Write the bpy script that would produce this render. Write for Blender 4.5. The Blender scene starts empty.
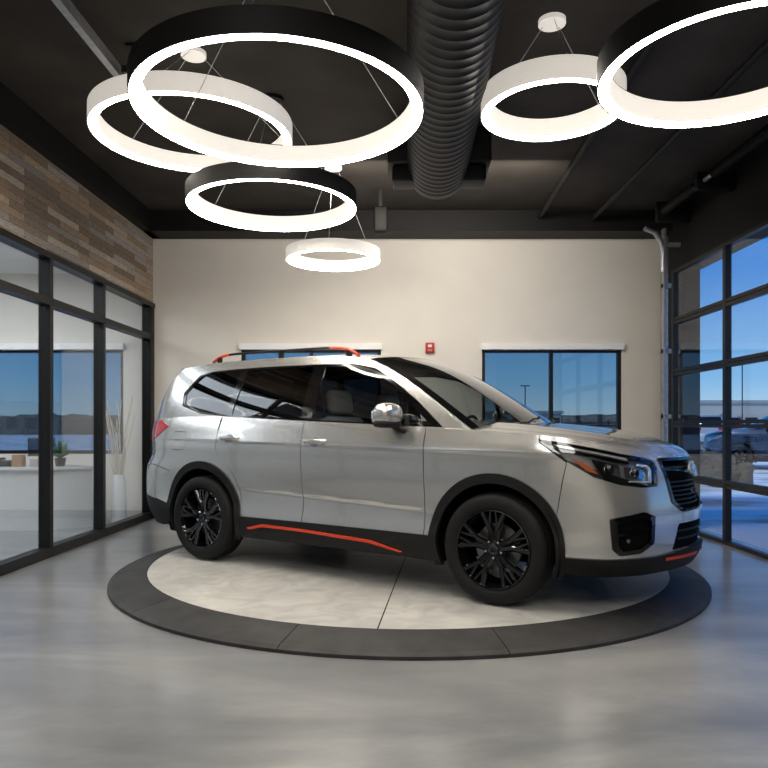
import bpy, bmesh, math, random
import numpy as np
from mathutils import Vector, Matrix
from mathutils.geometry import delaunay_2d_cdt
random.seed(7); np.random.seed(7)
SC=bpy.context.scene; COL=SC.collection
pi=math.pi
SC.view_settings.view_transform='Standard'

# ------------------------------------------------------------------ materials
def nodes_of(m):
    m.use_nodes=True; nt=m.node_tree; return nt, nt.nodes, nt.links
def mat(name,col,rough=.5,metal=0.,coat=0.,noise=0.,nscale=8.,bump=0.,emit=None,estr=0.,spec=.5,rvar=0.):
    m=bpy.data.materials.new(name); nt,N,L=nodes_of(m); b=N['Principled BSDF']
    b.inputs['Base Color'].default_value=(*col,1); b.inputs['Roughness'].default_value=rough
    b.inputs['Metallic'].default_value=metal; b.inputs['Coat Weight'].default_value=coat
    b.inputs['Coat Roughness'].default_value=.02; b.inputs['Specular IOR Level'].default_value=spec
    if emit: b.inputs['Emission Color'].default_value=(*emit,1); b.inputs['Emission Strength'].default_value=estr
    tc=N.new('ShaderNodeTexCoord'); nz=N.new('ShaderNodeTexNoise'); nz.inputs['Scale'].default_value=nscale
    nz.inputs['Detail'].default_value=6; L.new(tc.outputs['Object'],nz.inputs['Vector'])
    if noise>0:
        r=N.new('ShaderNodeValToRGB'); r.color_ramp.elements[0].position=.3; r.color_ramp.elements[1].position=.7
        r.color_ramp.elements[0].color=(*[c*(1-noise) for c in col],1); r.color_ramp.elements[1].color=(*[min(1,c*(1+noise)) for c in col],1)
        L.new(nz.outputs['Fac'],r.inputs['Fac']); L.new(r.outputs['Color'],b.inputs['Base Color'])
    if rvar>0:
        mr=N.new('ShaderNodeMapRange'); mr.inputs['To Min'].default_value=max(0,rough-rvar); mr.inputs['To Max'].default_value=rough+rvar
        L.new(nz.outputs['Fac'],mr.inputs['Value']); L.new(mr.outputs['Result'],b.inputs['Roughness'])
    if bump>0:
        bp=N.new('ShaderNodeBump'); bp.inputs['Strength'].default_value=bump; bp.inputs['Distance'].default_value=.01
        L.new(nz.outputs['Fac'],bp.inputs['Height']); L.new(bp.outputs['Normal'],b.inputs['Normal'])
    return m
def glass(name,tint,rough=.0,f0=.045,boost=1.0):
    m=bpy.data.materials.new(name); nt,N,L=nodes_of(m); N.remove(N['Principled BSDF'])
    o=N['Material Output']; t=N.new('ShaderNodeBsdfTransparent'); t.inputs[0].default_value=(*tint,1)
    g=N.new('ShaderNodeBsdfGlossy'); g.inputs['Roughness'].default_value=rough; g.inputs['Color'].default_value=(.95,.97,1,1)
    ge=N.new('ShaderNodeNewGeometry');d=N.new('ShaderNodeVectorMath');d.operation='DOT_PRODUCT';L.new(ge.outputs['Incoming'],d.inputs[0]);L.new(ge.outputs['Normal'],d.inputs[1])
    def mth(op,a,b=None):
        q=N.new('ShaderNodeMath');q.operation=op
        if hasattr(a,'node'): L.new(a,q.inputs[0])
        else: q.inputs[0].default_value=a
        if b is not None:
            if hasattr(b,'node'): L.new(b,q.inputs[1])
            else: q.inputs[1].default_value=b
        return q.outputs[0]
    ab=mth('ABSOLUTE',d.outputs['Value']);om=mth('SUBTRACT',1.0,ab);p=mth('POWER',om,5.0);s=mth('MULTIPLY',p,(1-f0));a=mth('ADD',s,f0)
    q=N.new('ShaderNodeMath');q.operation='MULTIPLY';q.inputs[1].default_value=boost;q.use_clamp=True;L.new(a,q.inputs[0])
    mx=N.new('ShaderNodeMixShader')
    L.new(q.outputs[0],mx.inputs[0]); L.new(t.outputs[0],mx.inputs[1]); L.new(g.outputs[0],mx.inputs[2]); L.new(mx.outputs[0],o.inputs[0])
    return m
def emis(name,col,s):
    return mat(name,(.8,.8,.8),.5,emit=col,estr=s)

M_paint=mat('silver_paint',(.575,.572,.56),.24,.76,coat=1.,noise=.02,nscale=300)
M_plastic=mat('black_plastic',(.007,.007,.0075),.55,noise=.2,nscale=60,spec=.3)
M_gloss=mat('gloss_black',(.003,.003,.0035),.1,coat=.6,spec=.4)
M_dark=mat('dark_liner',(.003,.003,.003),.9,spec=.1)
M_rubber=mat('tyre_rubber',(.006,.006,.0065),.65,noise=.2,nscale=40,bump=.1,spec=.3)
M_orange=mat('orange_accent',(.68,.055,.015),.4)
M_chrome=mat('chrome',(.8,.8,.82),.08,1.)
M_disc=mat('brake_steel',(.22,.215,.21),.4,1.)
M_recess_shade=mat('handle_shadow',(.25,.25,.25),.4,.7,coat=.5)
M_seat=mat('seat_fabric',(.30,.29,.28),.8,noise=.15,nscale=50)
M_glassC=glass('cabin_glass',(.56,.60,.60),boost=1.8)
M_glassW=glass('windscreen_glass',(.5,.54,.54),boost=1.7)
M_glassD=glass('privacy_glass',(.025,.025,.03),boost=1.5)
M_lens=glass('lamp_lens',(.9,.92,.93),boost=1.6)
M_white=mat('lamp_white_refl',(.85,.87,.9),.15,.6)
M_badge=mat('badge_silver',(.55,.56,.58),.3,.5)
M_lhouse=mat('lamp_housing',(.40,.405,.41),.22,.7,coat=.5)
M_red=mat('tail_red',(.45,.01,.012),.15,coat=1.,emit=(.5,.01,.01),estr=.1)
M_blue=mat('emblem_blue',(.01,.03,.18),.15,coat=1)
M_amber=mat('amber',(.45,.08,.012),.2,coat=1)

# ------------------------------------------------------------------ object helpers
def link(o,parent=None):
    COL.objects.link(o)
    if parent: o.parent=parent
    return o
def mesh_obj(name,V,F,m,parent=None,smooth=False,loc=(0,0,0),rot=(0,0,0),mats=None,fm=None,ln=None,recalc=False):
    me=bpy.data.meshes.new(name); me.from_pydata([tuple(v) for v in V],[],[tuple(int(i) for i in f) for f in F])
    for mm in (mats or [m]): me.materials.append(mm)
    if recalc:
        bm=bmesh.new(); bm.from_mesh(me); bmesh.ops.recalc_face_normals(bm,faces=bm.faces[:]); bm.to_mesh(me); bm.free()
    if fm is not None: me.polygons.foreach_set('material_index',fm)
    if smooth or ln is not None: me.polygons.foreach_set('use_smooth',[True]*len(me.polygons))
    me.update()
    if ln is not None: me.normals_split_custom_set([tuple(n) for n in ln])
    o=bpy.data.objects.new(name,me); o.location=loc; o.rotation_euler=rot
    return link(o,parent)
def empty(name,loc=(0,0,0),rot=(0,0,0),parent=None,label=None,category=None):
    e=bpy.data.objects.new(name,None); e.empty_display_size=.2; e.location=loc; e.rotation_euler=rot; link(e,parent)
    if label: e['label']=label; e['category']=category
    return e
def tag(o,label,category,group=None):
    o['label']=label; o['category']=category
    if group: o['group']=group
    return o
def struct(o,label=None):
    o['kind']='structure'
    if label: o['label']=label; 
    return o
def boxVF(a,b):
    x0,y0,z0=a; x1,y1,z1=b
    V=[(x0,y0,z0),(x1,y0,z0),(x1,y1,z0),(x0,y1,z0),(x0,y0,z1),(x1,y0,z1),(x1,y1,z1),(x0,y1,z1)]
    F=[(0,3,2,1),(4,5,6,7),(0,1,5,4),(1,2,6,5),(2,3,7,6),(3,0,4,7)]
    return V,F
def boxes(name,lst,m,parent=None,loc=(0,0,0),rot=(0,0,0),bevel=0,smooth=False):
    V=[];F=[]
    for a,b in lst:
        v,f=boxVF(a,b); n=len(V); V+=v; F+=[tuple(i+n for i in q) for q in f]
    o=mesh_obj(name,V,F,m,parent,loc=loc,rot=rot)
    if bevel>0:
        bm=bmesh.new(); bm.from_mesh(o.data)
        bmesh.ops.bevel(bm,geom=bm.edges[:],offset=bevel,segments=3,profile=.5,affect='EDGES')
        for f in bm.faces: f.smooth=True
        bm.to_mesh(o.data); bm.free()
        try: o.data.set_sharp_from_angle(angle=math.radians(50))
        except Exception: pass
    return o
def rbox(name,c,s,m,parent=None,bevel=.01,rot=(0,0,0)):
    h=[x/2 for x in s]
    return boxes(name,[((-h[0],-h[1],-h[2]),(h[0],h[1],h[2]))],m,parent,loc=c,rot=rot,bevel=min(bevel,min(h)*.95))
def lathe(name,prof,m,n=64,axis='z',closed=False,parent=None,loc=(0,0,0),rot=(0,0,0),smooth=True,mats=None,seg_m=None,sharp=35):
    V=[];F=[];fm=[]
    k=len(prof)
    for i in range(n):
        t=2*pi*i/n; c,s=math.cos(t),math.sin(t)
        for r,h in prof:
            V.append((r*c,r*s,h) if axis=='z' else (r*c,h,r*s))
    kk=k if closed else k-1
    for i in range(n):
        j=(i+1)%n
        for q in range(kk):
            q2=(q+1)%k; F.append((i*k+q,j*k+q,j*k+q2,i*k+q2)); fm.append(seg_m[q] if seg_m else 0)
    o=mesh_obj(name,V,F,m,parent,smooth=smooth,loc=loc,rot=rot,mats=mats,fm=fm,recalc=False)
    bm=bmesh.new(); bm.from_mesh(o.data); bmesh.ops.remove_doubles(bm,verts=bm.verts[:],dist=1e-6); bmesh.ops.recalc_face_normals(bm,faces=bm.faces[:]); bm.to_mesh(o.data); bm.free()
    if smooth:
        try: o.data.set_sharp_from_angle(angle=math.radians(sharp))
        except Exception: pass
    return o
def sweepVF(pts,a,b,n=12,up=(0,0,1)):
    pts=[Vector(p) for p in pts]; k=len(pts)
    a=[a]*k if np.isscalar(a) else a; b=[b]*k if np.isscalar(b) else b
    V=[];F=[]
    for i,p in enumerate(pts):
        t=(pts[min(i+1,k-1)]-pts[max(i-1,0)]).normalized(); u=Vector(up)
        if abs(t.dot(u))>.98: u=Vector((0,1,0))
        s=t.cross(u).normalized(); w=s.cross(t)
        for j in range(n):
            q=2*pi*j/n; V.append(p+s*(a[i]*math.cos(q))+w*(b[i]*math.sin(q)))
    for i in range(k-1):
        for j in range(n):
            j2=(j+1)%n; F.append((i*n+j,i*n+j2,(i+1)*n+j2,(i+1)*n+j))
    F.append(tuple(range(n-1,-1,-1))); F.append(tuple((k-1)*n+j for j in range(n)))
    return V,F
def sweep(name,pts,a,b,m,parent=None,n=12,up=(0,0,1),loc=(0,0,0)):
    V,F=sweepVF(pts,a,b,n,up); o=mesh_obj(name,V,F,m,parent,smooth=True,loc=loc,recalc=True)
    try: o.data.set_sharp_from_angle(angle=math.radians(50))
    except Exception: pass
    return o
def sellip(name,c,s,m,parent=None,e1=.6,e2=.6,nu=28,nv=18,rot=(0,0,0)):
    V=[];F=[]
    f=lambda w,e: math.copysign(abs(w)**e,w)
    for i in range(nv+1):
        ph=-pi/2+pi*i/nv
        for j in range(nu):
            th=2*pi*j/nu
            V.append((s[0]/2*f(math.cos(ph),e1)*f(math.cos(th),e2),s[1]/2*f(math.cos(ph),e1)*f(math.sin(th),e2),s[2]/2*f(math.sin(ph),e1)))
    for i in range(nv):
        for j in range(nu):
            j2=(j+1)%nu; F.append((i*nu+j,i*nu+j2,(i+1)*nu+j2,(i+1)*nu+j))
    o=mesh_obj(name,V,F,m,parent,smooth=True,loc=c,rot=rot)
    bm=bmesh.new(); bm.from_mesh(o.data); bmesh.ops.remove_doubles(bm,verts=bm.verts[:],dist=1e-6); bm.to_mesh(o.data); bm.free()
    return o

# ------------------------------------------------------------------ car surfaces
class NS:
    def __init__(s,x,y):
        x=np.array(x,float);y=np.array(y,float);n=len(x);h=np.diff(x);A=np.zeros((n,n));r=np.zeros(n);A[0,0]=A[-1,-1]=1
        for i in range(1,n-1):
            A[i,i-1]=h[i-1];A[i,i]=2*(h[i-1]+h[i]);A[i,i+1]=h[i];r[i]=6*((y[i+1]-y[i])/h[i]-(y[i]-y[i-1])/h[i-1])
        s.x,s.y,s.M,s.h=x,y,np.linalg.solve(A,r),h
    def __call__(s,q):
        q=np.clip(np.asarray(q,float),s.x[0],s.x[-1]); i=np.clip(np.searchsorted(s.x,q)-1,0,len(s.h)-1)
        h=s.h[i];a=(s.x[i+1]-q);b=(q-s.x[i])
        return s.M[i]*a**3/(6*h)+s.M[i+1]*b**3/(6*h)+(s.y[i]/h-s.M[i]*h/6)*a+(s.y[i+1]/h-s.M[i+1]*h/6)*b
def sstep(t): t=np.clip(t,0,1); return t*t*t*(t*(6*t-15)+10)
cp=np.array([(-2.37,.2),(-2.37,0),(-2.36,-.3),(-2.335,-.52),(-2.265,-.70),(-2.10,-.822),(-1.80,-.878),(-1.335,-.898),(-.6,-.897),(0,-.897),(.6,-.897),(1.335,-.9),(1.62,-.887),(1.85,-.842),(2.05,-.75),(2.20,-.60),(2.31,-.39),(2.38,-.18),(2.40,0),(2.38,.18)])
u=np.concatenate([[0],np.cumsum(np.hypot(*np.diff(cp,axis=0).T))])
cx_,cy_=NS(u,cp[:,0]),NS(u,cp[:,1])
uu=np.linspace(u[1],u[-2],5000); CX=cx_(uu); CY=cy_(uu)
S=np.concatenate([[0],np.cumsum(np.hypot(np.diff(CX),np.diff(CY)))]); S-=np.interp(0,CX[500:4500],S[500:4500])
TX=np.gradient(CX,S);TY=np.gradient(CY,S);tl=np.hypot(TX,TY);NX,NY=TY/tl,-TX/tl
sF=S[-1]; sR=S[0]
prof_s=NS([.15,.24,.34,.41,.48,.56,.66,.78,.90,.965,1.0,1.05,1.12,1.2,1.3],[-.075,-.045,-.016,-.012,-.024,-.026,-.020,-.008,-.002,.0,-.008,-.024,-.046,-.075,-.115])
prof_f=NS([.15,.22,.30,.38,.5,.62,.75,.85,.93,1.0,1.1,1.2],[-.12,-.08,-.03,-.006,.0,-.004,-.024,-.046,-.078,-.122,-.19,-.25])
prof_r=NS([.15,.25,.4,.55,.7,.78,.84,1.0,1.2,1.3],[-.14,-.09,-.02,.0,-.002,-.015,-.045,-.055,-.09,-.13])
def lower(s,z):
    s=np.asarray(s,float);z=np.asarray(z,float)
    wf=sstep((s-1.55)/.75);wr=sstep((-s-1.65)/.7)
    o=prof_s(z)*(1-wf-wr)+prof_f(z)*wf+prof_r(z)*wr
    g=np.exp(-((z-.55)/.3)**2)
    o=o-.014*np.exp(-(s/.62)**4)*g
    zc=.985-.016*s; d=np.maximum(zc-z,0)
    o=o-.012*(1-np.exp(-d/.012))*np.exp(-d/.15)*(1-wf)*(1-wr)
    z2=.600-.035*s; d2=np.maximum(z2-z,0)
    o=o-.016*(1-np.exp(-d2/.011))*np.exp(-d2/.075)*np.exp(-(s/.80)**6)
    cx=np.interp(s,S,CX);cy=np.interp(s,S,CY);nx=np.interp(s,S,NX);ny=np.interp(s,S,NY)
    return np.stack([cx+nx*o,cy+ny*o,z],-1)
ztop=NS([sR,-2.5,-2.1,-1.7,-1.1,-.27,.4,.85,1.1,1.35,1.6,1.8,2.0,2.2,2.5,sF],[1.14,1.16,1.185,1.205,1.20,1.168,1.14,1.118,1.108,1.096,1.078,1.058,1.03,1.0,.965,.952])
tbs=np.linspace(sR+.02,sF-.02,3000); tb=lower(tbs,ztop(tbs))
def belt(x): return -np.interp(x,tb[:,0],tb[:,1]), np.interp(x,tb[:,0],tb[:,2])
def gsurf(x,z):
    x=np.asarray(x,float);z=np.asarray(z,float); hb,zb=belt(x); d=z-zb
    return np.stack([x,-(hb-.012-.27*d-.24*d*d*np.sign(d)),z],-1)
def normal(surf,a,b,e=.004):
    n=np.cross(surf(a+e,b)-surf(a-e,b),surf(a,b+e)-surf(a,b-e)); return n/np.maximum(np.linalg.norm(n,axis=-1,keepdims=True),1e-12)
def inpoly(P,poly):
    x,y=P[:,0],P[:,1];r=np.zeros(len(P),bool);poly=np.asarray(poly);n=len(poly)
    for i in range(n):
        x1,y1=poly[i];x2,y2=poly[(i+1)%n]
        if y1==y2: continue
        c=((y1>y)!=(y2>y))&(x<(x2-x1)*(y-y1)/(y2-y1)+x1); r^=c
    return r
def densify(loop,sp):
    out=[];n=len(loop)
    for i in range(n):
        a=np.array(loop[i],float);b=np.array(loop[(i+1)%n],float);k=max(1,int(math.ceil(np.linalg.norm(b-a)/sp)))
        for j in range(k): out.append(a+(b-a)*j/k)
    return np.array(out)
def smooth_loop(pts,k=6):
    pts=np.array(pts,float);n=len(pts);out=[]
    for i in range(n):
        p0,p1,p2,p3=pts[i-1],pts[i],pts[(i+1)%n],pts[(i+2)%n]
        for j in range(k):
            t=j/k; out.append(.5*((2*p1)+(p2-p0)*t+(2*p0-5*p1+4*p2-p3)*t*t+(3*p1-p0-3*p2+p3)*t**3))
    return [tuple(p) for p in out]
def roundc(pts,r=.02,k=4):
    pts=[np.array(p,float) for p in pts];n=len(pts);out=[]
    for i in range(n):
        p=pts[i];a=pts[i-1]-p;b=pts[(i+1)%n]-p;la,lb=np.linalg.norm(a),np.linalg.norm(b);q=min(r,la*.45,lb*.45)
        A=p+a/la*q;B=p+b/lb*q
        for j in range(k+1):
            t=j/k; out.append(tuple((1-t)**2*A+2*t*(1-t)*p+t*t*B))
    return out
def region(outer,holes,sp):
    P=[];E=[]
    for lp in [outer]+list(holes):
        d=densify(lp,sp);n0=len(P);P+=list(d);E+=[(n0+i,n0+(i+1)%len(d)) for i in range(len(d))]
    B=np.array(P);mn=np.array(outer).min(0);mx=np.array(outer).max(0)
    gx,gy=np.meshgrid(np.arange(mn[0],mx[0],sp),np.arange(mn[1],mx[1],min(sp*.7,.014 if sp<.04 else 1)));G=np.stack([gx.ravel(),gy.ravel()],-1)
    G=G[inpoly(G,outer)] if len(G) else G
    for h in holes:
        if len(G): G=G[~inpoly(G,h)]
    if len(G):
        d=np.min(np.linalg.norm(G[:,None]-B[None],axis=-1),axis=1); G=G[d>min(sp*.4,.010 if sp<.04 else 1)]
    A=[Vector((float(p[0]),float(p[1]))) for p in P]+[Vector((float(p[0]),float(p[1]))) for p in G]
    r=delaunay_2d_cdt(A,E,[],0,1e-6)
    V=np.array([(v.x,v.y) for v in r[0]]);F=np.array([f for f in r[2] if len(f)==3])
    c=V[F].mean(1);k=inpoly(c,outer)
    for h in holes: k&=~inpoly(c,h)
    F=F[k]
    ar=(V[F[:,1]]-V[F[:,0]]);br=(V[F[:,2]]-V[F[:,0]]);cr=ar[:,0]*br[:,1]-ar[:,1]*br[:,0]
    F=F[np.abs(cr)>1e-9];cr=cr[np.abs(cr)>1e-9]
    F[cr<0]=F[cr<0][:,::-1]
    used=np.unique(F);mp=-np.ones(len(V),int);mp[used]=np.arange(len(used))
    return V[used],mp[F]
def panelVF(outer,holes,surf,off,rim,sp):
    V2,F=region(outer,holes,sp);a,b=V2[:,0],V2[:,1]
    n=normal(surf,a,b);o=off(a,b)[:,None] if callable(off) else off;P=surf(a,b)+n*o
    V=list(P);FF=[tuple(f) for f in F];LN=[n[i] for f in F for i in f]
    if rim>0:
        cnt={}
        for f in F:
            for i in range(3):
                e=(f[i],f[(i+1)%3]);cnt[e]=1
        for (i,j) in list(cnt):
            if (j,i) in cnt: continue
            if a[i]>sF-1e-4 and a[j]>sF-1e-4: continue
            if a[i]<sR+1e-4 and a[j]<sR+1e-4: continue
            q=len(V);A,B=P[i],P[j];V+=[B,A,A-n[i]*rim,B-n[j]*rim];FF.append((q,q+1,q+2,q+3))
            nn=np.cross(A-B,(A-n[i]*rim)-B);l=np.linalg.norm(nn);nn=nn/l if l>0 else n[i];LN+=[nn]*4
    return V,FF,LN
def mir(V,FF,LN):
    V2=[(v[0],-v[1],v[2]) for v in V];F2=[];L2=[];q=0
    for f in FF:
        k=len(f);F2.append(tuple(reversed(f)));L2+=[(l[0],-l[1],l[2]) for l in reversed(LN[q:q+k])];q+=k
    return V2,F2,L2
def panel(name,outer,holes,m,parent,surf=lower,off=0.,rim=.012,sp=.035,side='both',label=None):
    V,F,L=panelVF(outer,holes,surf,off,rim,sp);Vm,Fm,Lm=mir(V,F,L);pr=parent if isinstance(parent,(list,tuple)) else (parent,parent)
    if side=='join':
        n=len(V);os=[mesh_obj(name,list(V)+list(Vm),list(F)+[tuple(i+n for i in f) for f in Fm],m,pr[0],ln=list(L)+list(Lm))]
    elif side=='R': os=[mesh_obj(name,V,F,m,pr[0],ln=L)]
    else: os=[mesh_obj(name,V,F,m,pr[0],ln=L),mesh_obj(name,Vm,Fm,m,pr[1],ln=Lm)]
    if label:
        for o in os: o['label']=label
    return os
def strip(s0,s1,zl,zh,k=40):
    ss=np.linspace(s0,s1,k);fl=zl if callable(zl) else (lambda q:q*0+zl);fh=zh if callable(zh) else (lambda q:q*0+zh)
    return [(float(a),float(b)) for a,b in zip(ss,fl(ss))]+[(float(a),float(b)) for a,b in zip(ss[::-1],fh(ss[::-1]))]

# ------------------------------------------------------------------ car
heading=math.atan2(-.552,.834)
CARLOC=(.058,5.815,.084)
car=empty('car',CARLOC,(0,0,heading),label='silver compact suv with black wheels and orange accents on a turntable',category='car')
def circ(cx,cz,r,k=48,flat=1.): return [(cx+r*math.cos(2*pi*i/k),cz+r*math.sin(2*pi*i/k)*flat) for i in range(k)]
FA,RA=1.335,-1.335
archF=circ(FA,.375,.445);archR=circ(RA,.375,.445)
ZB=lambda s:.390+0*s
HL=roundc([(1.62,1.052),(1.75,1.034),(1.95,1.0),(2.15,.966),(2.34,.938),(2.42,.922),(2.445,.87),(2.42,.765),(2.28,.760),(2.12,.780),(1.96,.825),(1.80,.918)],.015)
TLt=roundc([(-1.82,1.13),(-1.95,1.178),(-2.2,1.168),(-2.68,1.13),(-2.68,1.02),(-2.3,.995),(-2.07,1.0),(-1.95,1.05)],.015)
front_outer=strip(-.238,.832,ZB,ztop)
rear_outer=[(-.244,.390),(-.244,float(ztop(-.244)))]+[(float(a),float(ztop(a))) for a in np.linspace(-.3,-1.13,20)]+[(-1.15,1.05),(-1.15,.93),(-1.10,.87),(-1.0,.80),(-.93,.70),(-.885,.60),(-.86,.50),(-.855,.390)]
FD=panel('front_door',front_outer,[],M_paint,car,sp=.028)
RD=panel('rear_door',rear_outer,[archR],M_paint,car,sp=.028)
fend=strip(.838,1.80,ZB,ztop)
bumper_cut=[(1.635,1.2),(1.635,1.03),(1.80,.910),(1.775,.8),(1.745,.62),(1.70,.3),(3,.3),(3,1.2)]
panel('front_fender',fend,[archF,HL,bumper_cut],M_paint,car,sp=.028)
quart=[(float(a),float(ztop(a))) for a in np.linspace(-1.156,sR,50)]+[(sR,.79),(-2.4,.79),(-2.0,.785),(-1.76,.74),(-1.7,.405),(-.861,.405),(-.866,.50),(-.891,.60),(-.936,.70),(-1.006,.80),(-1.106,.876),(-1.156,.93)]
fuel=roundc([(-1.72,.92),(-1.54,.92),(-1.54,1.08),(-1.72,1.08)],.04)
fuel2=roundc([(-1.716,.924),(-1.544,.924),(-1.544,1.076),(-1.716,1.076)],.036)
Q=panel('quarter_panel',quart,[archR,TLt,fuel],M_paint,car,side='both',sp=.03)
panel('fuel_door',fuel2,[],M_paint,car)
rb=[(-1.765,.735),(-2.0,.78),(-2.4,.785),(sR,.785),(sR,.50),(-2.3,.50),(-1.95,.47),(-1.7,.42)]
panel('rear_bumper',rb,[archR],M_paint,car,side='join',label='silver rear bumper')
panel('bumper_cladding',[(-1.7,.43),(-1.95,.48),(-2.3,.51),(sR,.51),(sR,.26),(-1.9,.25),(-1.7,.27)],[archR],M_plastic,car,side='join',off=.004,label='black lower rear bumper cladding')
fb=[(1.64,float(ztop(1.64)))]+[(float(a),float(ztop(a))) for a in np.linspace(1.67,sF,30)]+[(sF,.36),(2.4,.345),(2.05,.335),(1.68,.34),(1.75,.62),(1.781,.8),(1.806,.92),(1.64,1.033)]
grille=roundc([(2.50,.78),(2.465,.93),(3.4,.93),(3.4,.605),(2.62,.60),(2.52,.66)],.015)
foghole=roundc([(2.05,.580),(2.27,.620),(2.355,.590),(2.345,.43),(2.25,.375),(2.11,.363),(2.065,.40)],.010)
intake=roundc([(2.58,.53),(3.4,.54),(3.4,.37),(2.52,.37)],.02)
FB=panel('front_bumper',fb,[archF,HL,grille,foghole,intake],M_paint,car,side='join',sp=.028,label='silver front bumper')[0]
panel('bumper_lip',[(1.70,.345),(2.05,.338),(2.4,.345),(2.6,.365),(sF,.378),(sF,.25),(2.3,.235),(1.9,.235),(1.72,.25)],[archF],M_plastic,car,side='join',off=.012,rim=.04,label='black lower lip')
panel('lip_accent',strip(2.46,2.84,lambda q:.318+0*q,lambda q:.334+0*q),[],M_orange,car,off=.018,side='both',label='orange lip accent')
for nm,cx in (('arch_cladding',FA),('arch_cladding',RA)):
    o=[(cx+.461*math.cos(t),.372+.461*math.sin(t)) for t in np.linspace(-.32,pi+.32,56)]
    cutin=circ(cx,.365,.405,56)
    panel(nm,[(o[0][0],.21)]+o+[(o[-1][0],.21)],[cutin],M_plastic,car,off=.012,rim=.03,sp=.03,label='black wheel arch cladding')
panel('side_sill',strip(-.90,.90,lambda q:.235+0*q,lambda q:.402+0*q),[],M_plastic,car,off=.010,rim=.04,label='black side sill cladding')
panel('sill_accent',roundc([(-.80,.318),(-.64,.358),(-.2,.352),(.40,.328),(.66,.272),(.63,.268),(.39,.308),(-.2,.332),(-.63,.338),(-.765,.308)],.012),[],M_orange,car,off=.018,rim=.01,sp=.02,label='orange sill accent')
shell=[(sR,.25),(sF,.25)]+[(float(a),float(ztop(a))-.015) for a in np.linspace(sF,sR,80)]
panel('inner_body',shell,[circ(FA,.365,.43),circ(RA,.365,.43),[(.9,.2),(.9,.0),(1.8,0),(1.8,.2)],[(1.56,1.07),(2.46,.96),(2.46,.74),(1.56,.99)],[(2.44,.935),(3.4,.935),(3.4,.585),(2.44,.585)]],M_dark,car,off=-.022,rim=0,sp=.06,side='join')
for cx in (FA,RA):
    for sg in (-1,1):
        V=[];F=[];ts=np.linspace(-.35,pi+.35,28)
        for t in ts:
            for y in (.87,.50): V.append((cx+.43*math.cos(t),sg*y,.365+.43*math.sin(t)))
        for i in range(27): F.append((2*i,2*i+1,2*i+3,2*i+2))
        F.append(tuple(2*i+1 for i in range(28)))
        mesh_obj('wheel_liner',V,F,M_dark,car)
boxes('underbody',[((-2.2,-.5,.24),(2.15,.5,.34)),((-.85,-.8,.24),(.85,.8,.30))],M_dark,car)
# hood
ss=np.linspace(.98,sF,90);E=lower(ss,ztop(ss))
zc=NS([.8,1.1,1.35,1.6,1.85,2.03,2.15,2.24,float(E[-1,0])],[1.188,1.172,1.15,1.124,1.09,1.057,1.025,.995,float(E[-1,2])])
vs=np.concatenate([np.linspace(-1,-.8,10),np.linspace(-.78,.78,60),np.linspace(.8,1,10)])
V=[];F=[]
for i in range(len(ss)):
    x,y,z=E[i];c=float(zc(x))
    for v in vs:
        V.append((x,abs(y)*v,z+(max(c,z)-z)*(1-abs(v)**2.6)+.009*math.exp(-((abs(v)-.62)/.09)**2)*min(1,max(0,(2.2-x)/.5))))
k=len(vs)
for i in range(len(ss)-1):
    for j in range(k-1): F.append((i*k+j,(i+1)*k+j,(i+1)*k+j+1,i*k+j+1))
mesh_obj('hood',V,F,M_paint,car,smooth=True,recalc=False)
for sg in (-1,1):
    V=[];F=[]
    idx=[i for i in range(len(ss)) if E[i,0]<2.14]
    for q,i in enumerate(idx):
        x,y,z=E[i];c=float(zc(x))
        for v in (.885,.893):
            V.append((x,sg*abs(y)*v,z+(max(c,z)-z)*(1-v**2.6)+.0025))
    for q in range(len(idx)-1): F.append((2*q,2*q+1,2*q+3,2*q+2))
    mesh_obj('hood_seam',V,F,M_dark,car)
# greenhouse
Al=[(1.20,1.085),(1.12,1.14),(.95,1.25),(.75,1.375),(.55,1.49),(.38,1.572),(.22,1.632)]
Rl=NS([-1.86,-1.5,-.9,-.4,0,.22],[1.650,1.678,1.686,1.682,1.662,1.632])
Dl=[(-1.86,1.650),(-1.98,1.555),(-2.08,1.43),(-2.16,1.29),(-2.21,1.16)]
bl=lambda q: belt(q)[1]
gh=[(float(a),float(bl(a))-.012) for a in np.linspace(-2.21,1.20,60)]+Al[1:-1]+[(float(a),float(Rl(a))) for a in np.linspace(.22,-1.86,30)]+Dl[1:-1]
W1=roundc([(.62,1.142),(.60,1.35),(.46,1.445),(.28,1.536),(.07,1.58),(-.17,1.59),(-.185,1.178),(.4,1.152)],.012)
W1b=roundc([(.87,1.130),(.645,1.305),(.645,1.140)],.010)
W2=roundc([(-.30,1.183),(-.29,1.594),(-.6,1.598),(-1.0,1.595),(-1.055,1.22)],.02)
W3=roundc([(-1.115,1.225),(-1.075,1.594),(-1.42,1.588),(-1.57,1.560),(-1.70,1.42),(-1.68,1.32),(-1.42,1.245)],.02)
DLO=roundc([(.96,1.12),(.72,1.310),(.50,1.452),(.31,1.556),(.08,1.602),(-.3,1.612),(-.8,1.616),(-1.1,1.613),(-1.43,1.604),(-1.59,1.572),(-1.735,1.425),(-1.71,1.305),(-1.42,1.228),(-1.1,1.205),(-.27,1.166),(.4,1.138)],.012)
panel('cabin_frame',gh,[DLO],M_paint,car,surf=gsurf,rim=.03,sp=.035)
panel('window_trim',DLO,[W1,W1b,W2,W3],M_gloss,car,surf=gsurf,off=-.002,rim=.015,sp=.03)
panel('side_window',W1,[],M_glassC,(FD[0],FD[1]),surf=gsurf,off=-.008,rim=0,label='lightly tinted glass')
panel('corner_window',W1b,[],M_glassC,(FD[0],FD[1]),surf=gsurf,off=-.008,rim=0,label='small triangular lightly tinted glass')
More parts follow.
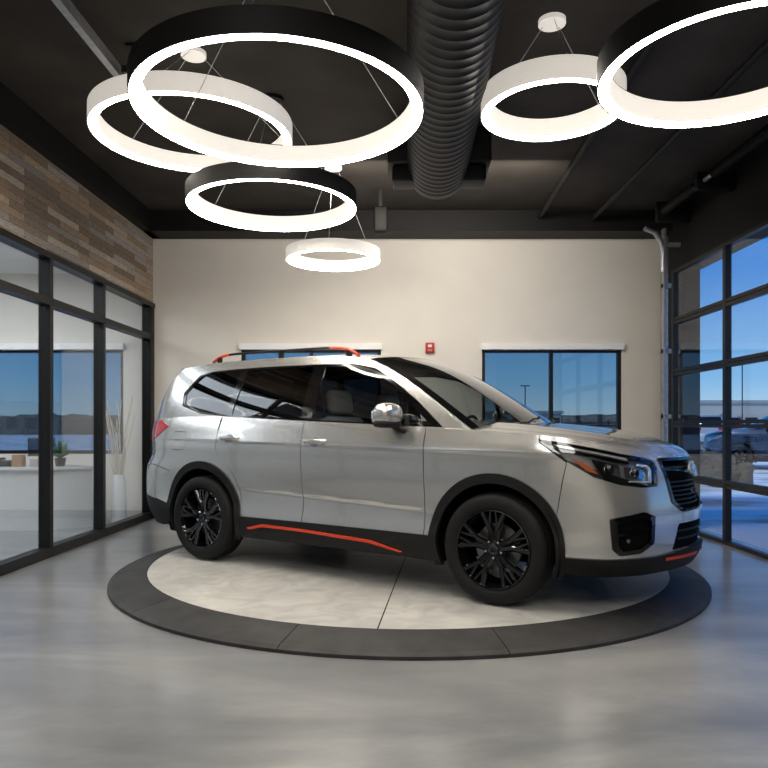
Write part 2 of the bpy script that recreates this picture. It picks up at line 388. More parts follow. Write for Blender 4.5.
panel('side_window',W2,[],M_glassD,(RD[0],RD[1]),surf=gsurf,off=-.008,rim=0,label='dark privacy glass')
panel('quarter_window',W3,[],M_glassD,(Q[0],Q[1]),surf=gsurf,off=-.008,rim=0,label='dark privacy glass')
# windshield
Aa=np.array(Al);ts=np.linspace(0,1,30);ta=np.linspace(0,1,len(Al))
ax=NS(ta,Aa[:,0])(ts);az=NS(ta,Aa[:,1])(ts)
def crown(v): return 1-abs(v)**2.4
V=[];F=[];vv=np.linspace(-1,1,41)
for i in range(30):
    ye=-gsurf(np.array([ax[i]]),np.array([az[i]]))[0,1]
    for v in vv: V.append((ax[i]+(.15-.03*ts[i])*(1-v*v),ye*v,az[i]+(.03+.012*ts[i])*crown(v)))
fm=[]
for i in range(29):
    for j in range(40):
        F.append((i*41+j,i*41+j+1,(i+1)*41+j+1,(i+1)*41+j));fm.append(1 if (i<2 or i>27 or j<2 or j>37) else 0)
mesh_obj('windscreen',V,F,None,car,smooth=True,mats=[M_glassW,M_gloss],fm=fm)
for sg in (-1,1):
    pts=[]
    for i in range(1,30):
        ye=-gsurf(np.array([ax[i]]),np.array([az[i]]))[0,1];pts.append((ax[i]-.014,sg*(ye-.008),az[i]-.010))
    sweep('front_pillar',pts,.012,.010,M_paint,car)
# roof
xs=np.linspace(-1.86,.22,50);V=[];F=[]
for i,x in enumerate(xs):
    zr=float(Rl(x));ye=-gsurf(np.array([x]),np.array([zr]))[0,1];w=(x+1.86)/2.08
    for v in vv: V.append((x+(.12*w**3-.18*(1-w)**3)*(1-v*v),ye*v,zr+.042*crown(v)))
for i in range(49):
    for j in range(40): F.append((i*41+j,(i+1)*41+j,(i+1)*41+j+1,i*41+j+1))
mesh_obj('roof',V,F,M_paint,car,smooth=True)
Da=np.array(Dl);V=[];F=[];fm=[]
dx=NS(np.linspace(0,1,5),Da[:,0]);dz=NS(np.linspace(0,1,5),Da[:,1])
for i in range(20):
    t=i/19;x,z=float(dx(t)),float(dz(t));ye=-gsurf(np.array([x]),np.array([z]))[0,1]
    for v in vv: V.append((x-(.18-.08*t)*(1-v*v),ye*v,z+.042*(1-t)*crown(v)))
for i in range(19):
    for j in range(40): F.append((i*41+j,i*41+j+1,(i+1)*41+j+1,(i+1)*41+j));fm.append(0 if (2<i<18 and 4<j<35) else 1)
mesh_obj('tailgate_window',V,F,None,car,smooth=True,mats=[M_glassD,M_paint],fm=fm)
sweep('roof_spoiler',[(-1.92,-.5,1.655),(-2.0,-.35,1.672),(-2.05,0,1.682),(-2.0,.35,1.672),(-1.92,.5,1.655)],.08,.014,M_paint,car)
for sg in (-1,1):
    def ry(x): zr=float(Rl(x));return sg*(-gsurf(np.array([x]),np.array([zr]))[0,1]-.035)
    rail=empty('roof_rail',parent=car)
    X=np.linspace(-1.50,.10,40);P=[(x,ry(x),float(Rl(x))+.014+(.050+.012*(x+.7)**2)*min(1,(1-abs((x+.70)/.80)**10))) for x in X]
    V,F=sweepVF(P[4:-6],.015,.011);o=mesh_obj('rail_bar',V,F,M_plastic,rail,smooth=True)
    for a,b in ((0,6),(-8,None)):
        V,F=sweepVF(P[a:b] if b else P[a:],.0165,.0115);mesh_obj('rail_end',V,F,M_orange,rail,smooth=True)['label']='orange rail end'
    for x in (-1.42,0.0,-.7): sweep('rail_foot',[(x,ry(x),float(Rl(x))+.0),(x,ry(x),float(Rl(x))+.055)],.03,.014,M_plastic,rail)
# headlights
for sg_i,sg in enumerate((-1,1)):
    h=empty('headlight',parent=car)
    def pv(name,outer,holes,m,off,rim=0.,sp=.03):
        V,F,L=panelVF(outer,holes,lower,off,rim,sp)
        if sg>0: V,F,L=mir(V,F,L)
        return mesh_obj(name,V,F,m,h,ln=L)
    pv('headlight_housing',HL,[],M_lhouse,-.05)
    pv('headlight_lens',HL,[],M_lens,.001)
    inner=roundc([(1.65,1.042),(1.95,.994),(2.15,.960),(2.405,.919),(2.438,.87),(2.413,.771),(2.28,.766),(2.122,.786),(1.962,.831),(1.808,.922)],.015)
    pv('headlight_bezel',HL,[inner],M_gloss,-.008,.02)
    pv('running_light',roundc([(2.30,.910),(2.39,.897),(2.405,.87),(2.385,.790),(2.20,.798),(2.20,.806),(2.372,.800),(2.388,.868),(2.375,.885),(2.30,.897)],.002),[],M_white,-.022,.012,.015)
    pv('lamp_divider',roundc([(1.70,1.014),(2.24,.926),(2.24,.912),(1.92,.958),(1.76,.985)],.004),[],M_gloss,-.035,.0,.02)
    pv('side_marker',roundc([(1.83,.940),(1.93,.900),(2.00,.842),(1.92,.864)],.006),[],M_amber,-.010)
    pv('reflector_strip',roundc([(1.72,1.026),(2.22,.944),(2.22,.930),(1.76,1.008)],.004),[],M_white,-.018,.01,.015)
    pv('reflector_bowl',roundc([(1.96,.940),(2.16,.910),(2.16,.826),(2.01,.856)],.015),[],M_chrome,-.04,.0)
    pv('reflector_bowl',roundc([(2.19,.900),(2.34,.882),(2.35,.816),(2.19,.826)],.015),[],M_chrome,-.04,.0)
    for s_,z_,r_ in ((2.08,.880,.030),(2.27,.856,.030)):
        p=lower(np.array([s_]),np.array([z_]))[0];n=normal(lower,np.array([s_]),np.array([z_]))[0]
        c=p-n*.040
        c=(c[0],c[1]*(-1 if sg>0 else 1),c[2])
        sellip('projector_lens',c,(r_*2,r_*2,r_*2),M_gloss,h,1,1)
panel('tail_light',TLt,[],M_red,car,off=.006,rim=.02,label='red tail light')
# grille
gr=empty('grille',parent=car)
gin=roundc([(2.525,.78),(2.492,.912),(3.4,.912),(3.4,.622),(2.632,.618),(2.545,.67)],.015)
clip=lambda poly:[(min(a,sF),b) for a,b in poly]
panel('grille_mesh',clip(grille),[],M_dark,gr,off=-.05,side='join',rim=0)
panel('grille_frame',clip(grille),[gin],M_gloss,gr,off=.006,rim=.05,side='join',sp=.02)
for z in (.645,.673,.701,.729,.757,.785,.880): 
    panel('grille_bar',strip(2.53,sF,z-.005,z+.005,12),[],M_plastic,gr,off=-.024,rim=.015,side='join',sp=.02,label='black grille bar')
panel('grille_wing',[(2.50,.856),(2.64,.850),(2.79,.834),(sF,.824),(sF,.840),(2.80,.850),(2.66,.862),(2.50,.870)],[],M_gloss,gr,off=-.002,rim=.02,side='join',sp=.02,label='gloss black grille wing')
# emblem: flush oval following the nose, tilted back with the grille face
em=empty('emblem',(2.352,0,.850),(0,math.radians(-16),0),parent=gr)
def dome(y,z): return .008*(1-(y/.105)**2)+.004
def ell(name,a,b,add,m,k=44,th=.014):
    rings=6;V=[];F=[]
    for r in range(rings):
        q=(r+.001)/(rings-1)
        for i in range(k):
            y,z=a*q*math.cos(2*pi*i/k),b*q*math.sin(2*pi*i/k);V.append((dome(y,z)+add,y,z))
    for r in range(rings-1):
        for i in range(k): j=(i+1)%k;F.append((r*k+i,r*k+j,(r+1)*k+j,(r+1)*k+i))
    n=len(V)
    for i in range(k):
        y,z=a*math.cos(2*pi*i/k),b*math.sin(2*pi*i/k);V.append((dome(y,z)+add-th,y,z))
    for i in range(k): j=(i+1)%k;F.append(((rings-1)*k+i,(rings-1)*k+j,n+j,n+i))
    return mesh_obj(name,V,F,m,em,recalc=True)
ell('emblem_rim',.100,.052,0,M_badge);ell('emblem_field',.090,.043,.002,M_blue,th=.004)
def star(y,z,r):
    V=[(dome(y,z)+.006,y,z)]
    for i in range(8):
        q=r if i%2==0 else r*.34;yy,zz=y+q*math.cos(i*pi/4),z+q*math.sin(i*pi/4);V.append((dome(yy,zz)+.004,yy,zz))
    return V,[(0,1+i,1+(i+1)%8) for i in range(8)]
V=[];F=[]
for y,z,r in ((-.050,.008,.026),(-.012,.021,.014),(.024,.022,.014),(.055,.009,.014),(-.008,-.019,.014),(.034,-.015,.014)):
    v,f=star(y,z,r);n=len(V);V+=v;F+=[tuple(i+n for i in q) for q in f]
mesh_obj('emblem_star',V,F,M_white,em)
# fog housings
for sg in (-1,1):
    h=empty('fog_light',parent=car)
    def pv(name,outer,holes,m,off,rim=0.,sp=.025):
        V,F,L=panelVF(outer,holes,lower,off,rim,sp)
        if sg>0: V,F,L=mir(V,F,L)
        return mesh_obj(name,V,F,m,h,ln=L)
    fin=roundc([(2.095,.548),(2.25,.583),(2.325,.565),(2.318,.445),(2.24,.400),(2.13,.390),(2.105,.415)],.008)
    pv('fog_recess',foghole,[],M_plastic,-.045);pv('fog_frame',foghole,[fin],M_gloss,.006,.055)
    pv('fog_bar',roundc([(2.10,.49),(2.32,.525),(2.318,.513),(2.11,.472)],.003),[],M_gloss,-.01,.02)
    p=lower(np.array([2.18]),np.array([.445]))[0];n=normal(lower,np.array([2.18]),np.array([.445]))[0];c=p-n*.042
    sellip('fog_lens',(c[0],c[1]*(-sg) if sg>0 else c[1],c[2]),(.045,.045,.045),M_disc,h,1,1)
panel('lower_intake',clip(intake),[],M_dark,car,off=-.04,rim=0,side='join')
for z in (.43,.48): panel('intake_bar',strip(2.60,sF,z-.006,z+.006,10),[],M_plastic,car,off=-.015,rim=.015,side='join')
# mirrors
for i,sg in enumerate((-1,1)):
    mi=empty('side_mirror',(.60,sg*.965,1.20),(0,0,sg*.12),parent=FD[i])
    sellip('mirror_cap',(0,0,.01),(.17,.225,.155),M_paint,mi,.85,.8)
    sellip('mirror_base',(-.005,-sg*.0,-.055),(.15,.205,.06),M_plastic,mi,.7,.7)
    sellip('mirror_glass',(-.048,0,.0),(.09,.195,.12),M_chrome,mi,.7,.75)
    sweep('mirror_stalk',[(0,-sg*.04,-.06),(.02,-sg*.10,-.10),(.05,-sg*.135,-.105)],.035,.022,M_plastic,mi)
for D,x,z in ((FD,-.10,1.015),(RD,-1.0,1.03)):
    for i,sg in enumerate((-1,1)):
        y=lower(np.array([x]),np.array([z]))[0,1];yo=sg*abs(y)
        P=[(x+q,yo+sg*(.005+.032*(1-abs(q/.1)**4)),z) for q in np.linspace(-.1,.1,15)]
        sweep('door_handle',P,.008,.016,M_paint,D[i])
        dz_=panelVF(smooth_loop([(x-.055,z+.005),(x,z+.03),(x+.055,z+.005),(x+.04,z-.025),(x,z-.035),(x-.04,z-.025)],5),[],lower,.0012,0,.02)
        if sg>0: dz_=mir(*dz_)
        mesh_obj('handle_recess_shade',dz_[0],dz_[1],M_recess_shade,D[i],ln=dz_[2])  # flat patch on the door skin, recess shade put into its darker colour
# interior
M_dash=mat('dash_plastic',(.03,.03,.032),.6)
boxes('cabin_floor',[((-2.0,-.78,.34),(1.1,.78,.38)),((-1.95,-.74,.38),(-1.25,.74,.95))],M_dark,car)
rbox('dashboard',(.80,0,1.0),(.42,1.45,.22),M_dash,car,.07)
sw=lathe('steering_wheel',[(.185+.014*math.cos(a),.014*math.sin(a)) for a in np.linspace(0,2*pi,9)[:-1]],M_plastic,40,'z',True,car,(.50,.37,1.04),(0,math.radians(-65),0))
rbox('steering_column',(.60,.37,1.01),(.2,.07,.06),M_dash,car,.02,(0,.4,0))
for x,ys in ((-.06,(-.37,.37)),(-.98,(-.40,.40))):
    for y in ys:
        st=empty('car_seat',(x,y,.38),parent=car)
        rbox('seat_cushion',(.12,0,.2),(.52,.5,.18),M_seat,st,.06)
        rbox('seat_back',(-.12,0,.52),(.15,.5,.62),M_seat,st,.06,(0,math.radians(-14),0))
        rbox('headrest',(-.20,0,.94),(.10,.28,.20),M_seat,st,.045,(0,math.radians(-10),0))
for y0,y1 in ((-.5,.08),(.1,.62)):
    pts=[]
    for q in np.linspace(0,1,8):
        y=y0+(y1-y0)*q; v=y/.80; t=.03+.16*q
        i=min(28,int(t*29)); pts.append((ax[i]+(.15-.03*t)*(1-v*v)+.012,y,az[i]+(.03+.02*t)*crown(v)+.022))
    sweep('wiper',pts,.012,.006,M_plastic,car)
# wheels
def make_wheel(x,sg):
    w=empty('wheel',(x,sg*.785,.353),(0,0,0 if sg<0 else pi),parent=car)
    pr=[(.248,-.088),(.254,-.103),(.268,-.112),(.29,-.116),(.32,-.112),(.340,-.100),(.350,-.085),(.3535,-.06)]
    for g in (-.035,0,.035): pr+=[(.3535,g-.008),(.346,g-.006),(.346,g+.006),(.3535,g+.008)]
    pr+=[(.3535,.06),(.350,.085),(.340,.1),(.32,.112),(.28,.115),(.252,.1),(.248,.088)]
    lathe('tyre',pr,M_rubber,72,'y',False,w)
    rim=lathe('rim',[(.252,-.090),(.256,-.103),(.251,-.110),(.243,-.108),(.238,-.094),(.224,-.07),(.215,0),(.222,.08),(.250,.09)],M_gloss,72,'y',False,w)
    V=[];F=[]
    def arm(r0,a0,w0,y0,r1,a1,w1,y1,th):
        n=len(V)
        for r,a,wd,y in ((r0,a0,w0,y0),(r1,a1,w1,y1)):
            c=np.array((r*math.cos(a),r*math.sin(a)));d=np.array((math.cos((a0+a1)/2+0),math.sin((a0+a1)/2)));p=np.array((-d[1],d[0]))
            for k,(ww,yy) in enumerate(((.5,y+th),(-.5,y+th),(-.5,y+.010),(-.26,y),(.26,y),(.5,y+.010))):
                q=c+p*wd*ww;V.append((q[0],yy,q[1]))
        for k in range(6): F.append((n+k,n+(k+1)%6,n+6+(k+1)%6,n+6+k))
        F.append(tuple(n+5-k for k in range(6)));F.append(tuple(n+6+k for k in range(6)))
    for i in range(5):
        A=2*pi*i/5+pi/2
        for s in (-1,1):
            arm(.045,A+s*.26,.046,-.083,.13,A+s*.17,.040,-.094,.035)
            arm(.125,A+s*.175,.040,-.094,.244,A+s*.31,.038,-.102,.035)
            arm(.140,A+s*.19,.028,-.092,.244,A+s*.07,.022,-.098,.03)
    mesh_obj('wheel_spokes',V,F,M_gloss,w,recalc=True)
    lathe('hub',[(0,-.080),(.028,-.090),(.034,-.088),(.036,-.080),(.060,-.082),(.072,-.07),(.074,-.03),(0,-.03)],M_gloss,40,'y',False,w)
    lathe('brake_disc',[(0,-.03),(.06,-.03),(.06,-.012),(.155,-.012),(.155,.01),(0,.01)],M_disc,48,'y',False,w)
    for i in range(5):
        a=2*pi*i/5+pi/2+pi/5
        lathe('lug_nut',[(0,-.09),(.007,-.09),(.009,-.085),(.009,-.06),(0,-.06)],M_chrome,6,'y',False,w,(.055*math.cos(a),0,.055*math.sin(a)),smooth=False)
for x in (FA,RA):
    for sg in (-1,1): make_wheel(x,sg)
carparts=[o for o in COL.objects if o!=car]

# ------------------------------------------------------------------ room
CAMZ=1.22; F_=690.
def PX(px,d): return (px-384)/F_*d
def PZ(py,d): return CAMZ-(py-425)/F_*d
BW=9.05
def concrete_floor():
    m=bpy.data.materials.new('polished_concrete');nt,N,L=nodes_of(m);b=N['Principled BSDF']
    tc=N.new('ShaderNodeTexCoord')
    n1=N.new('ShaderNodeTexNoise');n1.inputs['Scale'].default_value=.6;n1.inputs['Detail'].default_value=9;n1.inputs['Roughness'].default_value=.6;n1.inputs['Distortion'].default_value=1.5
    n2=N.new('ShaderNodeTexNoise');n2.inputs['Scale'].default_value=2.6;n2.inputs['Detail'].default_value=10;n2.inputs['Roughness'].default_value=.72;n2.inputs['Distortion'].default_value=.8
    mp=N.new('ShaderNodeMapping');mp.inputs['Rotation'].default_value=(0,0,.35);mp.inputs['Scale'].default_value=(.5,1.5,1)
    L.new(tc.outputs['Object'],mp.inputs[0]);L.new(mp.outputs[0],n1.inputs['Vector']);L.new(mp.outputs[0],n2.inputs['Vector'])
    r1=N.new('ShaderNodeValToRGB');r1.color_ramp.elements[0].position=.36;r1.color_ramp.elements[0].color=(.18,.185,.195,1);r1.color_ramp.elements[1].position=.66;r1.color_ramp.elements[1].color=(.325,.325,.32,1)
    e=r1.color_ramp.elements.new(.5);e.color=(.24,.245,.25,1)
    L.new(n1.outputs['Fac'],r1.inputs['Fac'])
    r2=N.new('ShaderNodeValToRGB');r2.color_ramp.elements[0].position=.35;r2.color_ramp.elements[0].color=(.82,.83,.84,1);r2.color_ramp.elements[1].position=.65;r2.color_ramp.elements[1].color=(1,1,1,1)
    L.new(n2.outputs['Fac'],r2.inputs['Fac'])
    mx=N.new('ShaderNodeMix');mx.data_type='RGBA';mx.blend_type='MULTIPLY';mx.inputs[0].default_value=1
    L.new(r1.outputs['Color'],mx.inputs[6]);L.new(r2.outputs['Color'],mx.inputs[7]);L.new(mx.outputs[2],b.inputs['Base Color'])
    mr=N.new('ShaderNodeMapRange');mr.inputs['To Min'].default_value=.24;mr.inputs['To Max'].default_value=.38;L.new(n2.outputs['Fac'],mr.inputs['Value']);L.new(mr.outputs['Result'],b.inputs['Roughness'])
    bp=N.new('ShaderNodeBump');bp.inputs['Strength'].default_value=.04;bp.inputs['Distance'].default_value=.01;L.new(n2.outputs['Fac'],bp.inputs['Height']);L.new(bp.outputs['Normal'],b.inputs['Normal'])
    b.inputs['Coat Weight'].default_value=.4;b.inputs['Coat Roughness'].default_value=.17
    return m
def wood():
    m=bpy.data.materials.new('reclaimed_wood');nt,N,L=nodes_of(m);b=N['Principled BSDF']
    tc=N.new('ShaderNodeTexCoord')
    sep=N.new('ShaderNodeSeparateXYZ');cmb=N.new('ShaderNodeCombineXYZ');L.new(tc.outputs['Object'],sep.inputs[0]);L.new(sep.outputs[1],cmb.inputs[0]);L.new(sep.outputs[2],cmb.inputs[1])
    br=N.new('ShaderNodeTexBrick');br.inputs['Scale'].default_value=1;br.inputs['Brick Width'].default_value=.62;br.inputs['Row Height'].default_value=.066;br.inputs['Mortar Size'].default_value=.0016
    br.inputs['Color1'].default_value=(0,0,0,1);br.inputs['Color2'].default_value=(1,1,1,1);br.inputs['Mortar'].default_value=(0,0,0,1);br.offset=.37;br.inputs['Bias'].default_value=0
    L.new(cmb.outputs[0],br.inputs['Vector'])
    r=N.new('ShaderNodeValToRGB');cr=r.color_ramp;cr.interpolation='CONSTANT'
    cr.elements[0].position=0;cr.elements[0].color=(.24,.175,.12,1);cr.elements[1].position=.9;cr.elements[1].color=(.54,.45,.36,1)
    for p,c in ((.13,(.39,.285,.19,1)),(.26,(.32,.29,.255,1)),(.38,(.48,.365,.255,1)),(.5,(.26,.205,.155,1)),(.6,(.41,.365,.32,1)),(.7,(.35,.245,.165,1)),(.8,(.44,.38,.31,1))):
        e=cr.elements.new(p);e.color=c
    L.new(br.outputs['Color'],r.inputs['Fac'])
    ng=N.new('ShaderNodeTexNoise');m2=N.new('ShaderNodeMapping');m2.inputs['Scale'].default_value=(3,55,1);L.new(cmb.outputs[0],m2.inputs[0]);L.new(m2.outputs[0],ng.inputs['Vector']);ng.inputs['Detail'].default_value=8
    rr=N.new('ShaderNodeValToRGB');rr.color_ramp.elements[0].position=.35;rr.color_ramp.elements[0].color=(.5,.5,.5,1);rr.color_ramp.elements[1].position=.65;rr.color_ramp.elements[1].color=(1.25,1.25,1.25,1);L.new(ng.outputs['Fac'],rr.inputs['Fac'])
    mx=N.new('ShaderNodeMix');mx.data_type='RGBA';mx.blend_type='MULTIPLY';mx.inputs[0].default_value=1;L.new(r.outputs['Color'],mx.inputs[6]);L.new(rr.outputs['Color'],mx.inputs[7])
    mo=N.new('ShaderNodeMix');mo.data_type='RGBA';L.new(br.outputs['Fac'],mo.inputs[0]);L.new(mx.outputs[2],mo.inputs[6]);mo.inputs[7].default_value=(.03,.02,.015,1)
    L.new(mo.outputs[2],b.inputs['Base Color']);b.inputs['Roughness'].default_value=.7
    return m
def deck_mat():
    m=mat('pale_deck',(.50,.488,.46),.45,noise=.15,nscale=1.8,rvar=.12);nt=m.node_tree;N,L=nt.nodes,nt.links;b=N['Principled BSDF']
    src=b.inputs['Base Color'].links[0].from_socket
    n2=N.new('ShaderNodeTexNoise');n2.inputs['Scale'].default_value=4;n2.inputs['Detail'].default_value=10;n2.inputs['Distortion'].default_value=1.5
    tc=[n for n in N if n.type=='TEX_COORD'][0];L.new(tc.outputs['Object'],n2.inputs['Vector'])
    r=N.new('ShaderNodeValToRGB');r.color_ramp.elements[0].position=.32;r.color_ramp.elements[0].color=(.76,.77,.79,1);r.color_ramp.elements[1].position=.62;r.color_ramp.elements[1].color=(1,1,1,1);L.new(n2.outputs['Fac'],r.inputs['Fac'])
    mx=N.new('ShaderNodeMix');mx.data_type='RGBA';mx.blend_type='MULTIPLY';mx.inputs[0].default_value=1;L.new(src,mx.inputs[6]);L.new(r.outputs['Color'],mx.inputs[7]);L.new(mx.outputs[2],b.inputs['Base Color'])
    return m
M_floor=concrete_floor();M_wood=wood()
M_wall=mat('warm_white_paint',(.77,.73,.67),.75,noise=.02,nscale=3,bump=.05)
M_ceil=mat('dark_ceiling_paint',(.050,.044,.039),.8,noise=.25,nscale=1.5,spec=.15)
M_blackp=mat('black_paint',(.006,.0055,.0055),.6,noise=.2,nscale=4,spec=.3)
M_frame=mat('black_aluminium',(.004,.004,.0045),.4,spec=.4)
M_galv=mat('galvanised_steel',(.55,.56,.57),.38,.8,noise=.15,nscale=20)
M_duct=mat('black_duct',(.006,.006,.006),.5,.0,noise=.2,nscale=5,spec=.25)
M_pane=glass('window_glass',(.95,.97,.98),boost=.9)
M_pglass=glass('partition_glass',(.90,.93,.95),boost=1.25)
M_panet=glass('tinted_window_glass',(.60,.66,.68),boost=1.3)
M_offw=mat('office_paint',(.70,.71,.72),.7)
M_blind=mat('shade_cassette',(.9,.9,.9),.5)
LX0=-3.03; lrot=math.radians(-1.32)
struct(boxes('floor',[((-7,-4,-.12),(3.75,BW+.2,0))],M_floor),'grey polished concrete floor')
struct(boxes('ceiling',[((-3.3,-4,3.92),(3.8,BW+.2,4.02))],M_ceil),'dark painted exposed ceiling')
WZ0,WZ1=.84,PZ(344,BW)
wins=[(-5.6,-3.42),(PX(241,BW),PX(381,BW)),(PX(482,BW),PX(622,BW))]
x=-7;L_=[]
for a,b in wins:
    L_.append(((x,BW,0),(a,BW+.2,4.0)));L_.append(((a,BW,0),(b,BW+.2,WZ0)));L_.append(((a,BW,WZ1),(b,BW+.2,4.0)));x=b
L_.append(((x,BW,0),(3.75,BW+.2,4.0)))
struct(boxes('wall_back',L_,M_wall),'warm white painted wall')
RX=3.63
DY0,DY1=3.26,8.30;DZ=3.08
struct(boxes('wall_right',[((RX,DY1+.06,0),(RX+.2,BW,4.0)),((RX,-4,DZ+.02),(RX+.2,DY1+.06,4.0)),((RX,-4,0),(RX+.2,DY0-.06,DZ+.02))],M_blackp),'black painted wall')
struct(boxes('wall_front',[((-7,-4.2,0),(3.75,-4,4.0))],M_wall),'warm white painted wall')
struct(boxes('wall_office',[((-7.2,-4,0),(-7,BW+.2,4.0))],M_offw),'white office wall')
LT=dict(loc=(LX0,BW,0),rot=(0,0,lrot))
GZ=2.80;TZ=2.36
struct(boxes('wall_left',[((-.12,-13,GZ),(0,0,3.66))],M_wood,**LT),'reclaimed mixed tone wood plank wall')
struct(boxes('trim_1',[((-.14,-13,3.66),(.10,0,3.93))],M_blackp,**LT),'black soffit beam')
struct(boxes('trim_2',[((-3.1,BW-.38,3.66),(3.63,BW,3.93))],M_blackp),'black soffit beam')
mm=[BW-8.93,BW-7.52,BW-6.38,BW-5.2,BW-4.0,BW-2.8,BW-1.6,BW-.4,BW+.8,BW+2,BW+3.2]
fr=[]
for q in mm: fr.append(((-.09,-q-.03,0),(.02,-q+.03,GZ)))
fr+=[((-.09,-13,0),(.02,0,.09)),((-.09,-13,TZ-.035),(.02,0,TZ+.035)),((-.10,-13,GZ-.05),(.03,0,GZ+.01)),((-.09,-.15,0),(.02,0,GZ))]
struct(boxes('trim_3',fr,M_frame,**LT),'black aluminium glazing frame')
for i in range(len(mm)-1):
    struct(boxes('window_%d'%(i+1),[((-.04,-mm[i+1]+.03,.09),(-.032,-mm[i]-.03,TZ-.035)),((-.04,-mm[i+1]+.03,TZ+.035),(-.032,-mm[i]-.03,GZ-.05))],M_pglass,**LT),'clear office partition glass')
for k,(a,b) in enumerate(wins):
    mid=(a+b)/2;f=[((a,BW+.03,WZ0),(a+.045,BW+.1,WZ1)),((b-.045,BW+.03,WZ0),(b,BW+.1,WZ1)),((mid-.022,BW+.03,WZ0),(mid+.022,BW+.1,WZ1)),((a,BW+.03,WZ0),(b,BW+.1,WZ0+.045)),((a,BW+.04,WZ1-.11),(b,BW+.1,WZ1-.08))]
    struct(boxes('trim_%d'%(10+k),f,M_frame),'black window frame')
    struct(boxes('trim_%d'%(20+k),[((a-.015,BW-.05,WZ1-.075),(b+.015,BW+.1,WZ1+.005))],M_blind),'pale roller shade cassette')
    struct(boxes('window_%d'%(20+k),[((a,BW+.06,WZ0),(b,BW+.066,WZ1-.05))],M_panet),'dark tinted exterior window')
struct(boxes('baseboard_back',[((-3.0,BW-.015,0),(3.62,BW,.10))],M_frame),'black baseboard')
# garage door
gx=3.50
gd=empty('garage_door',(gx,(DY0+DY1)/2,0),label='black aluminium sectional garage door with glass panes',category='garage door')
yc=(DY0+DY1)/2;pw=(DY1-DY0)/4;rh=DZ/5
for r in range(5):
    z0,z1=r*rh,(r+1)*rh;f=[]
    f+=[((-.03,DY0-yc,z0+.004),(.03,DY1-yc,z0+.04)),((-.03,DY0-yc,z1-.04),(.03,DY1-yc,z1-.004))]
    for c in range(5): f.append(((-.032,DY0-yc+c*pw-(.03 if 0<c<5 else .0),z0),(.032,DY0-yc+c*pw+.03,z1)))
    s=boxes('door_section',f,M_frame,gd)
    boxes('door_pane',[((-.004,DY0-yc,z0+.04),(.004,DY1-yc,z1-.04))],M_pane,s)
tk=empty('door_track',(3.44,8.46,0),label='galvanised steel vertical garage door track',category='door track')
boxes('track_rail',[((-.03,-.05,0),(.0,.03,3.62))],M_galv,tk)
boxes('track_rail',[((.03,.04,0),(.06,.12,3.55))],M_galv,tk)
for z in (.5,1.3,2.1,2.9,3.4): boxes('track_bracket',[((-.03,-.03,z),(.185,.03,z+.05))],M_galv,tk)
sweep('track_curve',[(-.015,0,3.1),(-.02,-.01,3.30),(-.06,-.03,3.46),(-.14,-.06,3.56),(-.28,-.1,3.60)],.035,.025,M_galv,tk)
tt=empty('torsion_shaft',(3.30,7.2,3.74),label='black garage door torsion spring shaft with brackets',category='door spring')
sweep('shaft',[(0,1.0,0),(0,-4,0)],.022,.022,M_galv,tt)
def coil(y0,y1):
    pts=[];n=int(abs(y1-y0)/.030)
    for i in range(n*8+1):
        t=i/8; pts.append((.048*math.cos(2*pi*t),y0+(y1-y0)*i/(n*8),.048*math.sin(2*pi*t)))
    V,F=sweepVF(pts,.010,.010,5,up=(0,1,0.01));mesh_obj('torsion_spring',V,F,M_duct,tt,smooth=True)
coil(.9,.1);coil(-.3,-2.5)
for bx in (((-.08,-.1,-.09),(.33,-.02,.09)),((-.08,.95,-.12),(.33,1.0,.12)),((-.06,-2.8,-.08),(.33,-2.72,.08))): boxes('shaft_bracket',[bx],M_duct,tt,bevel=.01)

# turntable
PC=(.185,5.96)
tbl=empty('turntable',(PC[0],PC[1],0),label='round car turntable with pale concrete deck and dark rubber rim',category='turntable')
M_deck=deck_mat()
M_ring=mat('dark_rim',(.034,.033,.033),.6,noise=.3,nscale=6,bump=.15,spec=.35)
V=[];F=[]
n=30
for q in range(4):
    a0=q*pi/2+math.radians(-6);g=.004
    c=(g*math.cos(a0+pi/4),g*math.sin(a0+pi/4));n0=len(V);V.append((*c,.08))
    for i in range(n+1):
        t=a0+g/2.1+(pi/2-2*g/2.1)*i/n;V.append((2.11*math.cos(t),2.11*math.sin(t),.08))
    for i in range(n): F.append((n0,n0+1+i,n0+2+i))
mesh_obj('deck',V,F,M_deck,tbl)
lathe('deck_base',[(0,.072),(2.11,.072),(2.11,0),(0,0)],M_dark,96,'z',False,tbl)
ns=12
for q in range(ns):
    V=[];F=[];a0=2*pi*q/ns+.2;prof=[(2.115,.0),(2.115,.080),(2.36,.035),(2.39,.020),(2.39,0)];m_=12
    for i in range(m_+1):
        t=a0+.001+(2*pi/ns-.002)*i/m_
        for r,h in prof: V.append((r*math.cos(t),r*math.sin(t),h))
    for i in range(m_):
        for j in range(4): F.append((i*5+j,(i+1)*5+j,(i+1)*5+j+1,i*5+j+1))
    F.append(tuple(range(5)));F.append(tuple(m_*5+j for j in range(4,-1,-1)))
    mesh_obj('rim_segment',V,F,M_ring,tbl,recalc=True)

